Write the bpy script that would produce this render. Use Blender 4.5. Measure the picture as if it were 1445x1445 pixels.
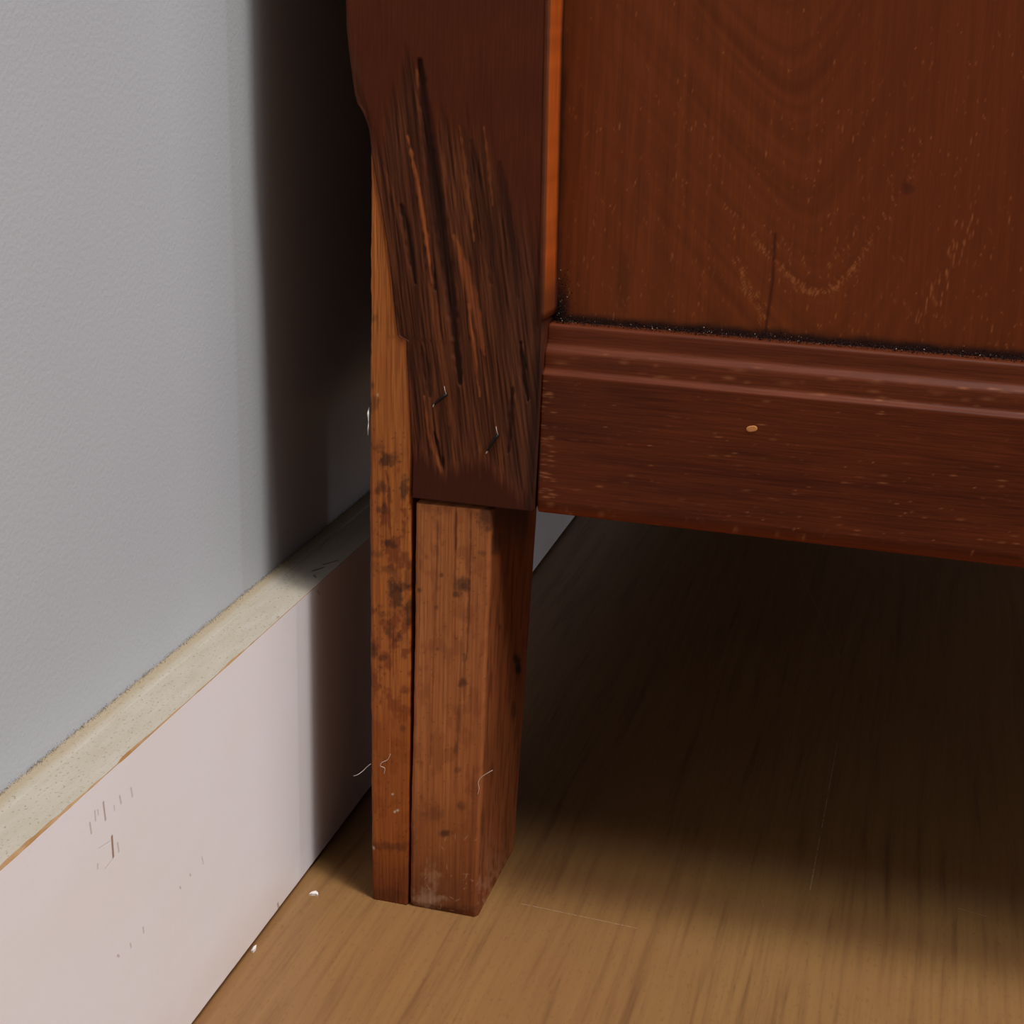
import bpy, math
import numpy as np
from mathutils import Matrix, Vector

for o in list(bpy.data.objects):
    bpy.data.objects.remove(o, do_unlink=True)
scene = bpy.context.scene
C = scene.collection

# ------------------------------------------------------------------ camera
# World: wall face is x = 0, floor is z = 0, side face of the sideboard is y = 0 (metres).
FPX = 2168.26
ROT = np.array([[0.96370044, -0.11204519, 0.24233723],
                [0.2652699, 0.29908917, -0.91661199],
                [0.03022153, 0.94762416, 0.31795458]])
CAM = np.array([0.19432, -0.40841, 0.28])
cd = bpy.data.cameras.new('camera')
cd.sensor_fit = 'HORIZONTAL'
cd.sensor_width = 36.0
cd.lens = FPX / 1445 * 36.0
cd.clip_start = 0.01
cam = bpy.data.objects.new('camera', cd)
C.objects.link(cam)
U, _, Vt = np.linalg.svd(ROT)
RO = U @ Vt
m4 = np.eye(4); m4[:3, :3] = RO; m4[:3, 3] = CAM
cam.matrix_world = Matrix(m4.tolist())
scene.camera = cam

# ------------------------------------------------------------------ light
world = bpy.data.worlds.new('room_light')
scene.world = world
world.use_nodes = True
wb = world.node_tree.nodes['Background']
wb.inputs['Color'].default_value = (0.90, 0.95, 1.0, 1)
wb.inputs['Strength'].default_value = 0.11


def area(name, loc, target, sx, sy, power, col, spread=180):
    l = bpy.data.lights.new(name, 'AREA')
    l.shape = 'RECTANGLE'; l.size = sx; l.size_y = sy
    l.energy = power; l.color = col; l.spread = math.radians(spread)
    o = bpy.data.objects.new(name, l)
    C.objects.link(o)
    o.location = loc
    o.rotation_euler = (Vector(target) - Vector(loc)).to_track_quat('-Z', 'Y').to_euler()
    return o


# two ceiling lights of the room, in a row to the right of and before the sideboard
for (lx, ly, lz, length, power) in ((0.62, -0.27, 2.10, 0.70, 32), (1.85, -0.80, 2.20, 1.10, 38)):
    cl = area('ceiling_light', (lx, ly, lz), (lx, ly, 0.0), length, 0.28, power, (1.0, 0.985, 0.97))
    cl.rotation_euler = (0, 0, math.radians(-24))
# far tall window opposite the front of the sideboard
area('window_light', (3.2, 0.03, 0.95), (0.0, 0.03, 0.1), 0.30, 1.8, 16, (0.88, 0.94, 1.0))

scene.view_settings.view_transform = 'Standard'
scene.view_settings.look = 'None'
scene.view_settings.exposure = 0.0
scene.view_settings.gamma = 1.0
scene.view_settings.use_curve_mapping = False

# ------------------------------------------------------------------ helpers


def ray(px, py):
    return RO @ np.array([px - 722.5, -(py - 722.5), -FPX])


def on_plane(px, py, axis, val):
    r = ray(px, py)
    return CAM + r * ((val - CAM[axis]) / r[axis])


def onx(px, py, v): return on_plane(px, py, 0, v)
def ony(px, py, v=0.0): return on_plane(px, py, 1, v)
def onz(px, py, v=0.0): return on_plane(px, py, 2, v)


def topix(P):
    c = (np.asarray(P) - CAM) @ RO
    return 722.5 + FPX * c[..., 0] / -c[..., 2], 722.5 - FPX * c[..., 1] / -c[..., 2]


_rng = np.random.RandomState(7)
_T = _rng.rand(256, 256)


def vn(x, y, seed=0):
    x = np.asarray(x, float) + seed * 17.31
    y = np.asarray(y, float) + seed * 9.77
    xi = np.floor(x).astype(int); yi = np.floor(y).astype(int)
    fx = x - xi; fy = y - yi
    fx = fx * fx * (3 - 2 * fx); fy = fy * fy * (3 - 2 * fy)
    a = _T[xi & 255, yi & 255]; b = _T[(xi + 1) & 255, yi & 255]
    c = _T[xi & 255, (yi + 1) & 255]; d = _T[(xi + 1) & 255, (yi + 1) & 255]
    return (a * (1 - fx) + b * fx) * (1 - fy) + (c * (1 - fx) + d * fx) * fy


def fbm(x, y, seed=0, octv=3):
    s = 0; a = 0.5; t = 0
    for k in range(octv):
        s = s + a * vn(x * 2 ** k, y * 2 ** k, seed + k); t += a; a *= 0.55
    return s / t


def sm(a, b, x):
    t = np.clip((x - a) / (b - a), 0, 1)
    return t * t * (3 - 2 * t)


def lin(c):
    c = np.asarray(c, float) / 255.0
    return np.where(c <= 0.04045, c / 12.92, ((c + 0.055) / 1.055) ** 2.4)


def mixc(a, b, t):
    return a + (b - a) * np.asarray(t)[..., None]


def segdist(PX, PY, pts):
    """distance to a polyline and the parameter 0..1 along it"""
    best = np.full(PX.shape, 1e9); par = np.zeros(PX.shape)
    n = len(pts) - 1
    for i in range(n):
        ax, ay = pts[i]; bx, by = pts[i + 1]
        dx, dy = bx - ax, by - ay
        h = np.clip(((PX - ax) * dx + (PY - ay) * dy) / (dx * dx + dy * dy + 1e-9), 0, 1)
        d = np.hypot(PX - ax - h * dx, PY - ay - h * dy)
        m = d < best
        best = np.where(m, d, best); par = np.where(m, (i + h) / n, par)
    return best, par


def stroke(col, PX, PY, pts, w, c, alpha=1.0, soft=0.5, taper=True, wob=0.0, seed=0):
    d, p = segdist(PX, PY, pts)
    if wob:
        d = d + (vn(PX / 5, PY / 9, seed) - 0.5) * wob
    ww = w * (0.35 + 0.65 * np.sin(np.clip(p, 0, 1) * math.pi)) if taper else w
    m = (1 - sm(ww * (1 - soft), ww * (1 + soft), d)) * alpha
    return mixc(col, np.broadcast_to(c, col.shape), m), m


def blob(col, PX, PY, x, y, rx, ry, c, alpha=1.0, seed=0, rough=0.6, soft=0.5):
    d = np.hypot((PX - x) / rx, (PY - y) / ry) + (fbm(PX / 7, PY / 7, seed) - 0.5) * 2 * rough
    m = (1 - sm(1 - soft, 1 + soft, d)) * alpha
    return mixc(col, np.broadcast_to(c, col.shape), m)


def dashes(col, PX, PY, items, c):
    """many small streaks painted into a (nz, nx) vertex grid; items: x, y, half length, half width, angle, alpha"""
    shp = PX.shape
    row_lo, row_hi = PY.min(1), PY.max(1)
    for (x, y, L, w, ang, al) in items:
        r = L + w + 2
        rows = np.where((row_hi > y - r) & (row_lo < y + r))[0]
        if len(rows) == 0:
            continue
        r0, r1 = rows[0], rows[-1] + 1
        sx, sy = PX[r0:r1], PY[r0:r1]
        cols = np.where((sx.max(0) > x - r) & (sx.min(0) < x + r))[0]
        if len(cols) == 0:
            continue
        c0, c1 = cols[0], cols[-1] + 1
        sx, sy = sx[:, c0:c1], sy[:, c0:c1]
        ca, sa = math.cos(ang), math.sin(ang)
        u = (sx - x) * ca + (sy - y) * sa; v = -(sx - x) * sa + (sy - y) * ca
        m = np.clip(1.2 - np.hypot(u / L, v / w), 0, 1) * al
        col[r0:r1, c0:c1] = mixc(col[r0:r1, c0:c1], np.broadcast_to(c, sx.shape + (3,)), m)
    return col


def link(o, parent=None):
    C.objects.link(o)
    if parent:
        o.parent = parent
    return o


def mesh(name, V, F, mat, parent=None, col=None, smooth=False):
    me = bpy.data.meshes.new(name)
    me.from_pydata(np.asarray(V).reshape(-1, 3).tolist(), [], F)
    if col is not None:
        a = me.color_attributes.new('tint', 'FLOAT_COLOR', 'POINT')
        cc = np.ones((len(me.vertices), 4), np.float32)
        cc[:, :3] = np.clip(np.asarray(col).reshape(-1, 3), 0.0008, 1)
        a.data.foreach_set('color', cc.ravel())
    me.polygons.foreach_set('use_smooth', [smooth] * len(me.polygons))
    for m in (mat if isinstance(mat, (list, tuple)) else [mat]):
        me.materials.append(m)
    me.update()
    return link(bpy.data.objects.new(name, me), parent)


def grid_faces(nu, nv, wrap=False):
    i = np.arange(nu - 1)[:, None]
    j = np.arange(nv if wrap else nv - 1)[None, :]
    jn = (j + 1) % nv
    q = np.stack([i * nv + j, i * nv + jn, (i + 1) * nv + jn, (i + 1) * nv + j], -1).reshape(-1, 4)
    return q.tolist()


def tube(name, P, mat, parent=None, col=None, smooth=True, caps=True):
    """P (nz, ns, 3): closed loops stacked along the first axis"""
    nz, ns = P.shape[:2]
    F = grid_faces(nz, ns, True)
    if caps:
        F.append(list(range(ns))[::-1]); F.append([(nz - 1) * ns + k for k in range(ns)])
    o = mesh(name, P, F, mat, parent, col, smooth)
    return o


def boxm(name, lo, hi, mat, parent=None, col=None, bev=0.0015):
    lo = np.array(lo, float); hi = np.array(hi, float)
    import bmesh
    bm = bmesh.new()
    bmesh.ops.create_cube(bm, size=1)
    for v in bm.verts:
        v.co = Vector((lo + (np.array(v.co) + 0.5) * (hi - lo)).tolist())
    if bev:
        bmesh.ops.bevel(bm, geom=bm.edges[:] + bm.verts[:], offset=bev, segments=2, affect='EDGES', profile=0.5)
    me = bpy.data.meshes.new(name)
    bm.to_mesh(me); bm.free()
    if col is not None:
        a = me.color_attributes.new('tint', 'FLOAT_COLOR', 'POINT')
        cc = np.ones((len(me.vertices), 4), np.float32); cc[:, :3] = col
        a.data.foreach_set('color', cc.ravel())
    me.materials.append(mat)
    return link(bpy.data.objects.new(name, me), parent)


def tag(o, label, cat=None, group=None, kind=None):
    o['label'] = label
    if cat: o['category'] = cat
    if group: o['group'] = group
    if kind: o['kind'] = kind
    return o


# ------------------------------------------------------------------ materials
class N:
    """tiny node builder"""

    def __init__(s, name):
        s.m = bpy.data.materials.new(name); s.m.use_nodes = True
        s.t = s.m.node_tree; s.b = s.t.nodes['Principled BSDF']

    def put(s, sock, v):
        if isinstance(v, bpy.types.NodeSocket): s.t.links.new(v, sock)
        elif v is not None: sock.default_value = v

    def math(s, op, a, b=None, c=None, clamp=False):
        n = s.t.nodes.new('ShaderNodeMath'); n.operation = op; n.use_clamp = clamp
        s.put(n.inputs[0], a)
        if b is not None: s.put(n.inputs[1], b)
        if c is not None: s.put(n.inputs[2], c)
        return n.outputs[0]

    def vec(s, op, a, b=None, scale=None):
        n = s.t.nodes.new('ShaderNodeVectorMath'); n.operation = op
        s.put(n.inputs[0], a)
        if b is not None: s.put(n.inputs[1], b)
        if scale is not None: s.put(n.inputs['Scale'], scale)
        return n.outputs['Value'] if op in ('DOT_PRODUCT', 'DISTANCE', 'LENGTH') else n.outputs[0]

    def obj(s):
        return s.t.nodes.new('ShaderNodeTexCoord').outputs['Object']

    def attr(s, name='tint'):
        n = s.t.nodes.new('ShaderNodeAttribute'); n.attribute_name = name
        return n.outputs['Color']

    def noise(s, v, scale=1, detail=2, rough=0.5):
        n = s.t.nodes.new('ShaderNodeTexNoise')
        s.put(n.inputs['Vector'], v); n.inputs['Scale'].default_value = scale
        n.inputs['Detail'].default_value = detail; n.inputs['Roughness'].default_value = rough
        return n.outputs['Fac']

    def ramp(s, f, stops):
        n = s.t.nodes.new('ShaderNodeValToRGB'); s.put(n.inputs[0], f)
        e = n.color_ramp.elements
        while len(e) < len(stops): e.new(0.5)
        for k, (p, c) in enumerate(stops):
            e[k].position = p; e[k].color = tuple(c) + (1,) if len(c) == 3 else c
        return n.outputs['Color']

    def range(s, v, a, b, c=0.0, d=1.0):
        n = s.t.nodes.new('ShaderNodeMapRange'); s.put(n.inputs[0], v)
        for k, q in enumerate((a, b, c, d)): n.inputs[1 + k].default_value = q
        return n.outputs[0]

    def mix(s, f, a, b, mode='MIX'):
        n = s.t.nodes.new('ShaderNodeMix'); n.data_type = 'RGBA'; n.blend_type = mode
        s.put(n.inputs[0], f)
        for k, q in ((6, a), (7, b)):
            if isinstance(q, (tuple, list, np.ndarray)): q = tuple(float(t) for t in q)[:3] + (1.0,)
            s.put(n.inputs[k], q)
        return n.outputs[2]

    def bump(s, h, strength, dist, nrm=None):
        n = s.t.nodes.new('ShaderNodeBump'); s.put(n.inputs['Height'], h)
        n.inputs['Strength'].default_value = strength; n.inputs['Distance'].default_value = dist
        if nrm is not None: s.put(n.inputs['Normal'], nrm)
        return n.outputs[0]

    def seg(s, v, a, b, w):
        """mask of a line between two points, w = half width"""
        a = Vector(a); b = Vector(b); ab = b - a
        pa = s.vec('SUBTRACT', v, tuple(a))
        h = s.math('DIVIDE', s.vec('DOT_PRODUCT', pa, tuple(ab)), ab.length_squared, clamp=True)
        q = s.vec('SCALE', tuple(ab), scale=h)
        return s.range(s.vec('DISTANCE', pa, q), w * 0.4, w, 1.0, 0.0)

    def done(s, color=None, rough=0.5, spec=0.3, normal=None):
        if color is not None:
            if isinstance(color, (tuple, list, np.ndarray)): color = tuple(float(t) for t in color)[:3] + (1.0,)
            s.put(s.b.inputs['Base Color'], color)
        s.put(s.b.inputs['Roughness'], rough)
        s.b.inputs['Specular IOR Level'].default_value = spec
        if normal is not None: s.put(s.b.inputs['Normal'], normal)
        return s.m


def wood_attr(name, axis, rough=0.45, spec=0.3, amp=0.25, bump=0.15, tone=(1, 1, 1)):
    n = N(name)
    sc = [1700, 1700, 1700]; sc[axis] = 70
    v = n.vec('MULTIPLY', n.obj(), tuple(sc))
    f = n.noise(v, 1, 3, 0.6)
    k = n.range(f, 0.25, 0.75, 1 - amp, 1 + amp)
    col = n.vec('MULTIPLY', n.vec('SCALE', n.attr(), scale=k), tone)
    return n.done(col, rough, spec, n.bump(f, bump, 0.0006))


M_stain = wood_attr('stained_wood_vertical', 2, 0.58, 0.12, 0.18, 0.15, (0.95, 0.93, 0.82))
M_rail = wood_attr('stained_wood_along_rail', 0, 0.52, 0.15)
M_panel = wood_attr('stained_wood_panel', 2, 0.52, 0.15, 0.11, 0.05)
M_raw = wood_attr('raw_orange_wood', 2, 0.6, 0.2, 0.16, 0.12, (0.82, 0.86, 0.82))
n = N('plain_tinted'); M_tint = n.done(n.attr(), 0.85, 0.1)

# wall paint with roller texture
n = N('grey_wall_paint')
v = n.obj()
f1 = n.noise(v, 800, 3, 0.55); f2 = n.noise(v, 9, 2, 0.5)
col = n.mix(n.range(f2, 0.3, 0.7), lin((181, 183, 188)), lin((186, 188, 192)))
M_wall = n.done(col, 0.75, 0.2, n.bump(f1, 0.22, 0.0005))

# ------------------------------------------------------------------ setting
wall = boxm('wall_left', (-0.12, -1.6, 0.0), (0.0, 2.6, 2.4), M_wall, bev=0)
tag(wall, 'grey painted wall behind the white baseboard', kind='structure')

# floor laminate: grain runs along y
n = N('laminate_floor')
v = n.obj()
warp = n.noise(n.vec('MULTIPLY', v, (16, 4, 1)), 1, 2)
vx = n.vec('ADD', v, n.vec('SCALE', (1.0, 0.0, 0.0), scale=n.math('MULTIPLY', warp, 0.012)))
g1 = n.noise(n.vec('MULTIPLY', vx, (210, 9, 1)), 1, 4, 0.65)
g2 = n.noise(n.vec('MULTIPLY', vx, (620, 16, 1)), 1, 2, 0.5)
g3 = n.noise(n.vec('MULTIPLY', v, (14, 3, 1)), 1, 2, 0.5)
fleck = n.noise(n.vec('MULTIPLY', v, (900, 330, 1)), 1, 2, 0.6)
col = n.ramp(g1, [(0.27, lin((96, 65, 40))), (0.45, lin((134, 98, 58))), (0.7, lin((143, 107, 64)))])
col = n.mix(n.range(g2, 0.48, 0.75, 0.0, 0.45), col, lin((108, 73, 45)))
col = n.mix(n.range(g3, 0.35, 0.65, 0.0, 0.4), col, lin((134, 92, 56)))
col = n.mix(n.range(fleck, 0.58, 0.70, 0.0, 0.4), col, lin((106, 72, 44)))
SCR = [((1128, 805), (1186, 930), 0.00025, 0.5), ((1186, 930), (1215, 870), 0.0002, 0.35),
       ((1182, 1045), (1163, 1150), 0.0002, 0.7), ((1163, 1150), (1143, 1256), 0.0002, 0.7),
       ((735, 1275), (900, 1310), 0.00016, 0.6), ((1350, 1281), (1392, 1293), 0.00018, 0.6),
       ((1345, 1212), (1378, 1226), 0.00016, 0.4), ((1075, 1270), (1078, 1282), 0.0002, 0.3)]
for (a, b, w, al) in SCR:
    pa = onz(*a); pb = onz(*b)
    mk = n.math('MULTIPLY', n.math('MULTIPLY', n.seg(v, pa.tolist(), pb.tolist(), w), al * 0.7), n.range(fleck, 0.35, 0.6))
    col = n.mix(mk, col, lin((215, 190, 165)))
M_floor = n.done(col, n.range(g1, 0.3, 0.7, 0.42, 0.34), 0.4, n.bump(g2, 0.05, 0.0005))
floor = boxm('floor', (-0.12, -1.6, -0.05), (3.4, 2.6, 0.0), M_floor, bev=0)
tag(floor, 'honey brown wood laminate floor with fine grain', kind='structure')

# baseboard: painted board with a raw, speckled top edge
BX, BH = 0.01792, 0.0999
n = N('baseboard_paint')
v = n.obj()
fb = n.noise(v, 500, 3, 0.6); fl = n.noise(n.vec('MULTIPLY', v, (14, 14, 22)), 1, 3, 0.6)
col = n.mix(n.range(fl, 0.35, 0.7), lin((240, 233, 235)), lin((238, 229, 227)))
sepv = n.t.nodes.new('ShaderNodeSeparateXYZ'); n.t.links.new(v, sepv.inputs[0])
low = n.math('MULTIPLY', n.range(sepv.outputs[2], 0.0, 0.02, 1.0, 0.0), n.range(fl, 0.4, 0.6))
col = n.mix(n.math('MULTIPLY', low, 0.3), col, lin((205, 178, 145)))
nick = None
NK = [((158, 1181), (160, 1209), 0.0006, 0.9), ((146, 1133), (149, 1157), 0.0005, 0.6),
      ((134, 1145), (135, 1158), 0.0004, 0.4), ((138, 1143), (139, 1150), 0.0003, 0.35),
      ((127, 1162), (129, 1176), 0.00045, 0.45), ((161, 1137), (162, 1144), 0.0003, 0.35),
      ((169, 1124), (171, 1134), 0.00045, 0.4), ((185, 1113), (187, 1124), 0.0005, 0.35),
      ((166, 1190), (168, 1202), 0.0004, 0.4), ((138, 1220), (138, 1226), 0.0004, 0.35),
      ((202, 1309), (203, 1316), 0.0004, 0.4), ((184, 1332), (185, 1337), 0.0004, 0.4),
      ((166, 1349), (168, 1350), 0.0005, 0.4), ((268, 1234), (269, 1236), 0.0004, 0.4),
      ((254, 1252), (255, 1254), 0.0004, 0.4), ((285, 1210), (287, 1219), 0.0004, 0.3),
      ((392, 1276), (396, 1292), 0.0008, 0.6), ((139, 1198), (156, 1187), 0.0003, 0.14), ((148, 1227), (160, 1212), 0.0003, 0.14),
      ((444, 826), (452, 818), 0.0008, 0.6), ((448, 834), (451, 838), 0.0006, 0.4)]
for (a, b, w, al) in NK:
    mk = n.math('MULTIPLY', n.seg(v, onx(*a, BX).tolist(), onx(*b, BX).tolist(), w), al)
    col = n.mix(mk, col, lin((150, 112, 84)))
    nick = mk if nick is None else n.math('MAXIMUM', nick, mk)
hh = n.math('SUBTRACT', n.math('MULTIPLY', fb, 0.3), n.math('MULTIPLY', nick, 1.2))
M_base = n.done(col, 0.5, 0.3, n.bump(hh, 0.25, 0.0007))

n = N('baseboard_raw_top')
v = n.obj()
s1 = n.noise(n.vec('MULTIPLY', v, (1500, 900, 900)), 1, 2, 0.5)
s2 = n.noise(v, 260, 3, 0.7); s3 = n.noise(n.vec('MULTIPLY', v, (300, 60, 1)), 1, 2)
col = n.mix(n.range(s3, 0.3, 0.7), lin((180, 171, 158)), lin((172, 162, 145)))
col = n.mix(n.range(s1, 0.61, 0.72, 0.0, 0.6), col, lin((112, 104, 84)))
col = n.mix(n.range(s2, 0.66, 0.74, 0.0, 0.7), col, lin((130, 112, 80)))
sepv = n.t.nodes.new('ShaderNodeSeparateXYZ'); n.t.links.new(v, sepv.inputs[0])
wl = n.math('ADD', sepv.outputs[0], n.math('MULTIPLY', n.math('SUBTRACT', s3, 0.5), 0.004))
col = n.mix(n.range(wl, 0.0042, 0.0022, 0.0, 0.55), col, lin((160, 140, 106)))
for (a, b, w) in [((441, 806), (456, 801), 0.0006), ((456, 797), (476, 791), 0.0005), ((443, 812), (446, 815), 0.0004)]:
    col = n.mix(n.math('MULTIPLY', n.seg(v, onz(*a, BH).tolist(), onz(*b, BH).tolist(), w), 0.75), col, lin((70, 60, 52)))
M_top = n.done(col, 0.9, 0.1, n.bump(s1, 0.3, 0.0004))
n = N('baseboard_worn_edge')
e1 = n.noise(n.vec('MULTIPLY', n.obj(), (300, 120, 300)), 1, 3, 0.6)
M_edge = n.done(n.ramp(e1, [(0.35, lin((148, 108, 68))), (0.6, lin((166, 134, 100)))]), 0.9, 0.1)

ys = np.concatenate([np.linspace(-1.6, -0.24, 40)[:-1], np.arange(-0.24, 0.2, 0.0012), np.linspace(0.2, 2.6, 60)])
ww = 0.00012 + 0.0016 * sm(-0.10, -0.19, ys) * fbm(ys * 160, ys * 0, 3) + 0.0008 * sm(-0.01, -0.05, ys) * np.maximum(fbm(ys * 130, ys * 0, 5) - 0.42, 0) * 2
ww = np.where(ys > -0.01, 0.00012, ww)
wz = 0.0001 + 0.3 * ww
top_w = 0.0004 * (fbm(ys * 120, ys * 0, 8) - 0.5)
one = np.ones_like(ys)
prof = [(one * 0.0, one * 0.0), (one * 0.0145, one * 0.0), (one * 0.0145, one * 0.0013),
        (one * (BX - 0.0004), one * 0.0013 + 0.0004 * fbm(ys * 200, ys * 0, 11)), (one * BX, one * 0.0022),
        (one * BX, BH - wz), (BX - ww, BH + top_w * 0.2), (one * 0.0052, one * BH + top_w),
        (one * 0.0048, one * BH + 0.0003 + top_w), (one * 0.0, one * BH + 0.0005)]
P = np.stack([np.stack([p[0], ys, p[1]], -1) for p in prof], 1)
bb = tube('baseboard_left', P, [M_base, M_top, M_edge], smooth=False)
ns = len(prof)
mi = np.zeros(len(bb.data.polygons), int)
k = np.arange((len(ys) - 1) * ns) % ns
mi[:len(k)] = np.where(k == 5, 2, np.where((k >= 6) & (k <= 8), 1, 0))
bb.data.polygons.foreach_set('material_index', mi.tolist())
tag(bb, 'white painted baseboard with a raw speckled cream top edge', kind='structure')

# grubby fuzz along the joint of wall and baseboard
rng = np.random.RandomState(3)


def crumbs(name, pts, sizes, cols, parent=None):
    V = []; F = []; CC = []
    for (p, s, c) in zip(pts, sizes, cols):
        b = len(V)
        d = rng.randn(4, 3); d /= np.linalg.norm(d, axis=1)[:, None]
        d[3] = -d[:3].mean(0)
        for q in d:
            V.append(p + q * s * (0.5 + rng.rand(3))); CC.append(c)
        F += [(b, b + 1, b + 2), (b, b + 2, b + 3), (b, b + 3, b + 1), (b + 1, b + 3, b + 2)]
    o = mesh(name, V, F, M_tint, parent, CC)
    o['kind'] = 'stuff'
    return o


nn = 5000
py = rng.rand(nn) * 0.36 - 0.22
pts = np.stack([np.abs(rng.randn(nn)) * 0.0006, py, BH + 0.0005 + np.abs(rng.randn(nn)) * 0.0005], -1)
cols = np.where(rng.rand(nn)[:, None] < 0.6, lin((105, 98, 88)), lin((150, 130, 98)))
crumbs('dust_line', pts, 0.00006 + 0.00012 * rng.rand(nn), cols, bb)

# ------------------------------------------------------------------ sideboard
XB = 0.0356           # rear of the sideboard
XF = 0.485            # front
ZT = 0.74
YL = 1.30             # length along the wall
side = bpy.data.objects.new('sideboard', None)
side.location = (0, 0, 0)
link(side)
tag(side, 'dark reddish brown wooden sideboard with a splintered rear leg post', 'sideboard')

# --- corner post: stained, torn face (its left outline steps in above the raw strip)
zb = ony(580, 702)[2]                      # underside of the torn block
edge_px = [(581, 702), (582, 650), (579, 600), (577, 560), (573, 500), (573, 481), (560, 474), (556, 440), (552, 400),
           (546, 350), (538, 300), (530, 255), (523, 215), (521, 192), (518, 176), (512, 160), (503, 146), (499, 130),
           (495, 100), (491, 70), (488, 40), (487, 0), (486, -60)]
ez = np.array([ony(*p)[2] for p in edge_px]); ex = np.array([ony(*p)[0] for p in edge_px])
zs = np.concatenate([np.arange(zb, 0.305, 0.00036), np.linspace(0.305, ZT, 40)])
xl = np.interp(zs, ez, ex) + 0.0003 * (fbm(zs * 900, zs * 0, 2) - 0.5) * (zs < 0.26)
xr_pts = [(752, 718), (759, 600), (766, 450), (771, 200), (775, 0)]
xr = np.interp(zs, [ony(*p)[2] for p in xr_pts], [ony(*p)[0] for p in xr_pts])
PD = 0.074  # unseen depth, stretched so the post shades the baseboard behind it
nf = 175
t = np.linspace(0, 1, nf)
# loop: front face left->right, then right side, back, left side
loops_x = [xl[:, None] + (xr - xl)[:, None] * t[None, :]]
fx = loops_x[0]
fz = np.repeat(zs[:, None], nf, 1)
P0 = np.stack([fx, np.zeros_like(fx), fz], -1)
PX, PY = topix(P0)
u = PX - 0.118 * (PY - 300)                 # coordinate across the fibres
tops = np.interp(u + 0.118 * 0, [480, 520, 545, 575, 598, 606, 616, 640, 668, 700, 730, 760, 800],
                 [95, 130, 190, 150, 92, 92, 190, 180, 175, 190, 270, 330, 420]) + 46 * (vn(u / 5, u * 0, 4) - 0.5)
bots = np.interp(PX, [575, 600, 625, 655, 690, 720, 745, 760], [636, 640, 668, 652, 650, 690, 702, 700]) \
    + 26 * (vn(PX / 3, PX * 0, 6) - 0.5)
torn = sm(-25 - 25 * sm(640, 740, PX), 35 + 110 * sm(620, 740, PX), PY - tops) * sm(-16, 14, bots - PY)
s1 = fbm(u / 11, PY / 210, 21, 3); s2 = fbm(u / 3.2, PY / 90, 22, 2); s3 = vn(u / 1.6, PY / 45, 23)
streak = 0.5 * s1 + 0.33 * s2 + 0.17 * s3
hgt = (streak - 0.5)
stain = lin((112, 52, 32))
col = mixc(np.broadcast_to(lin((84, 36, 18)), P0.shape), np.broadcast_to(lin((94, 43, 22)), P0.shape),
           fbm(PX / 30, PY / 70, 30))
tc = mixc(np.broadcast_to(lin((66, 33, 20)), P0.shape), np.broadcast_to(lin((106, 58, 35)), P0.shape), sm(0.25, 0.75, streak))
tc = mixc(tc, np.broadcast_to(lin((136, 76, 44)), P0.shape), sm(0.62, 0.8, streak) * 0.5)
# tone: the right part of the torn face is greyer and darker
tc = mixc(tc, np.broadcast_to(lin((82, 48, 36)), P0.shape), 0.45 * sm(690, 730, PX))
col = mixc(col, tc, torn)
dy = torn * (0.0005 - 0.0011 * hgt)
RID = lin((152, 82, 44)); DRK = lin((46, 22, 15)); LGT = lin((128, 70, 40))
for pts_, w, c, al, dep in [
    ([(592, 86), (598, 150), (607, 230), (620, 320), (636, 430), (648, 540)], 9, DRK, 0.85, 0.0020),
    ([(574, 192), (586, 250), (600, 330), (608, 400)], 3.2, RID, 0.95, -0.0004),
    ([(587, 92), (588, 130)], 1.6, LGT, 0.8, -0.0002),
    ([(565, 290), (574, 330), (584, 400)], 4, DRK, 0.8, 0.0012),
    ([(648, 178), (654, 230), (662, 290), (668, 340)], 2.6, LGT, 0.8, -0.0003),
    ([(683, 180), (689, 235), (694, 290)], 2.0, LGT, 0.8, -0.0003),
    ([(664, 200), (674, 260), (684, 330), (692, 400)], 6, DRK, 0.5, 0.0008),
    ([(704, 230), (710, 280), (722, 340), (730, 420)], 8, DRK, 0.4, 0.0006),
    ([(640, 335), (654, 380), (668, 430), (682, 500)], 7, RID, 0.6, -0.0005),
    ([(600, 360), (610, 420), (622, 500), (634, 600)], 5, LGT, 0.55, -0.0003),
    ([(660, 430), (668, 500), (676, 560)], 2.6, RID, 0.7, -0.0003),
    ([(612, 380), (613, 410)], 1.5, DRK, 0.9, 0.0006),
    ([(734, 484), (738, 520), (744, 566)], 4, DRK, 0.9, 0.0012),
    ([(723, 548), (720, 590), (716, 640)], 4, DRK, 0.7, 0.001),
    ([(594, 490), (600, 520), (606, 560)], 5, DRK, 0.65, 0.0008),
    ([(598, 560), (603, 610), (616, 650), (622, 668)], 2.6, RID, 0.7, -0.0003),
    ([(612, 610), (620, 645), (625, 664)], 2.8, DRK, 0.9, 0.001),
    ([(676, 625), (678, 676)], 2.2, LGT, 0.6, 0.0),
    ([(706, 610), (708, 690)], 2.2, LGT, 0.4, 0.0),
    ([(550, 380), (556, 430), (566, 474)], 3, DRK, 0.7, 0.0006),
    ([(540, 235), (552, 270), (566, 330)], 3, LGT, 0.4, 0.0),
]:
    col, m = stroke(col, PX, PY, pts_, w, c, al, 0.6, True, 3.0, int(w * 7))
    dy = dy + m * dep * 0.45
col = mixc(col, np.broadcast_to(lin((70, 36, 26)), P0.shape), 0.8 * sm(5, 0, PY - 702 + 40) * 0)
lowband = sm(-10, 14, PY - bots)
col = mixc(col, np.broadcast_to(lin((66, 31, 20)), P0.shape), lowband * 0.8)
rightband = sm(742, 752, PX + 0.05 * (PY - 600)) * sm(470, 520, PY)
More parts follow.
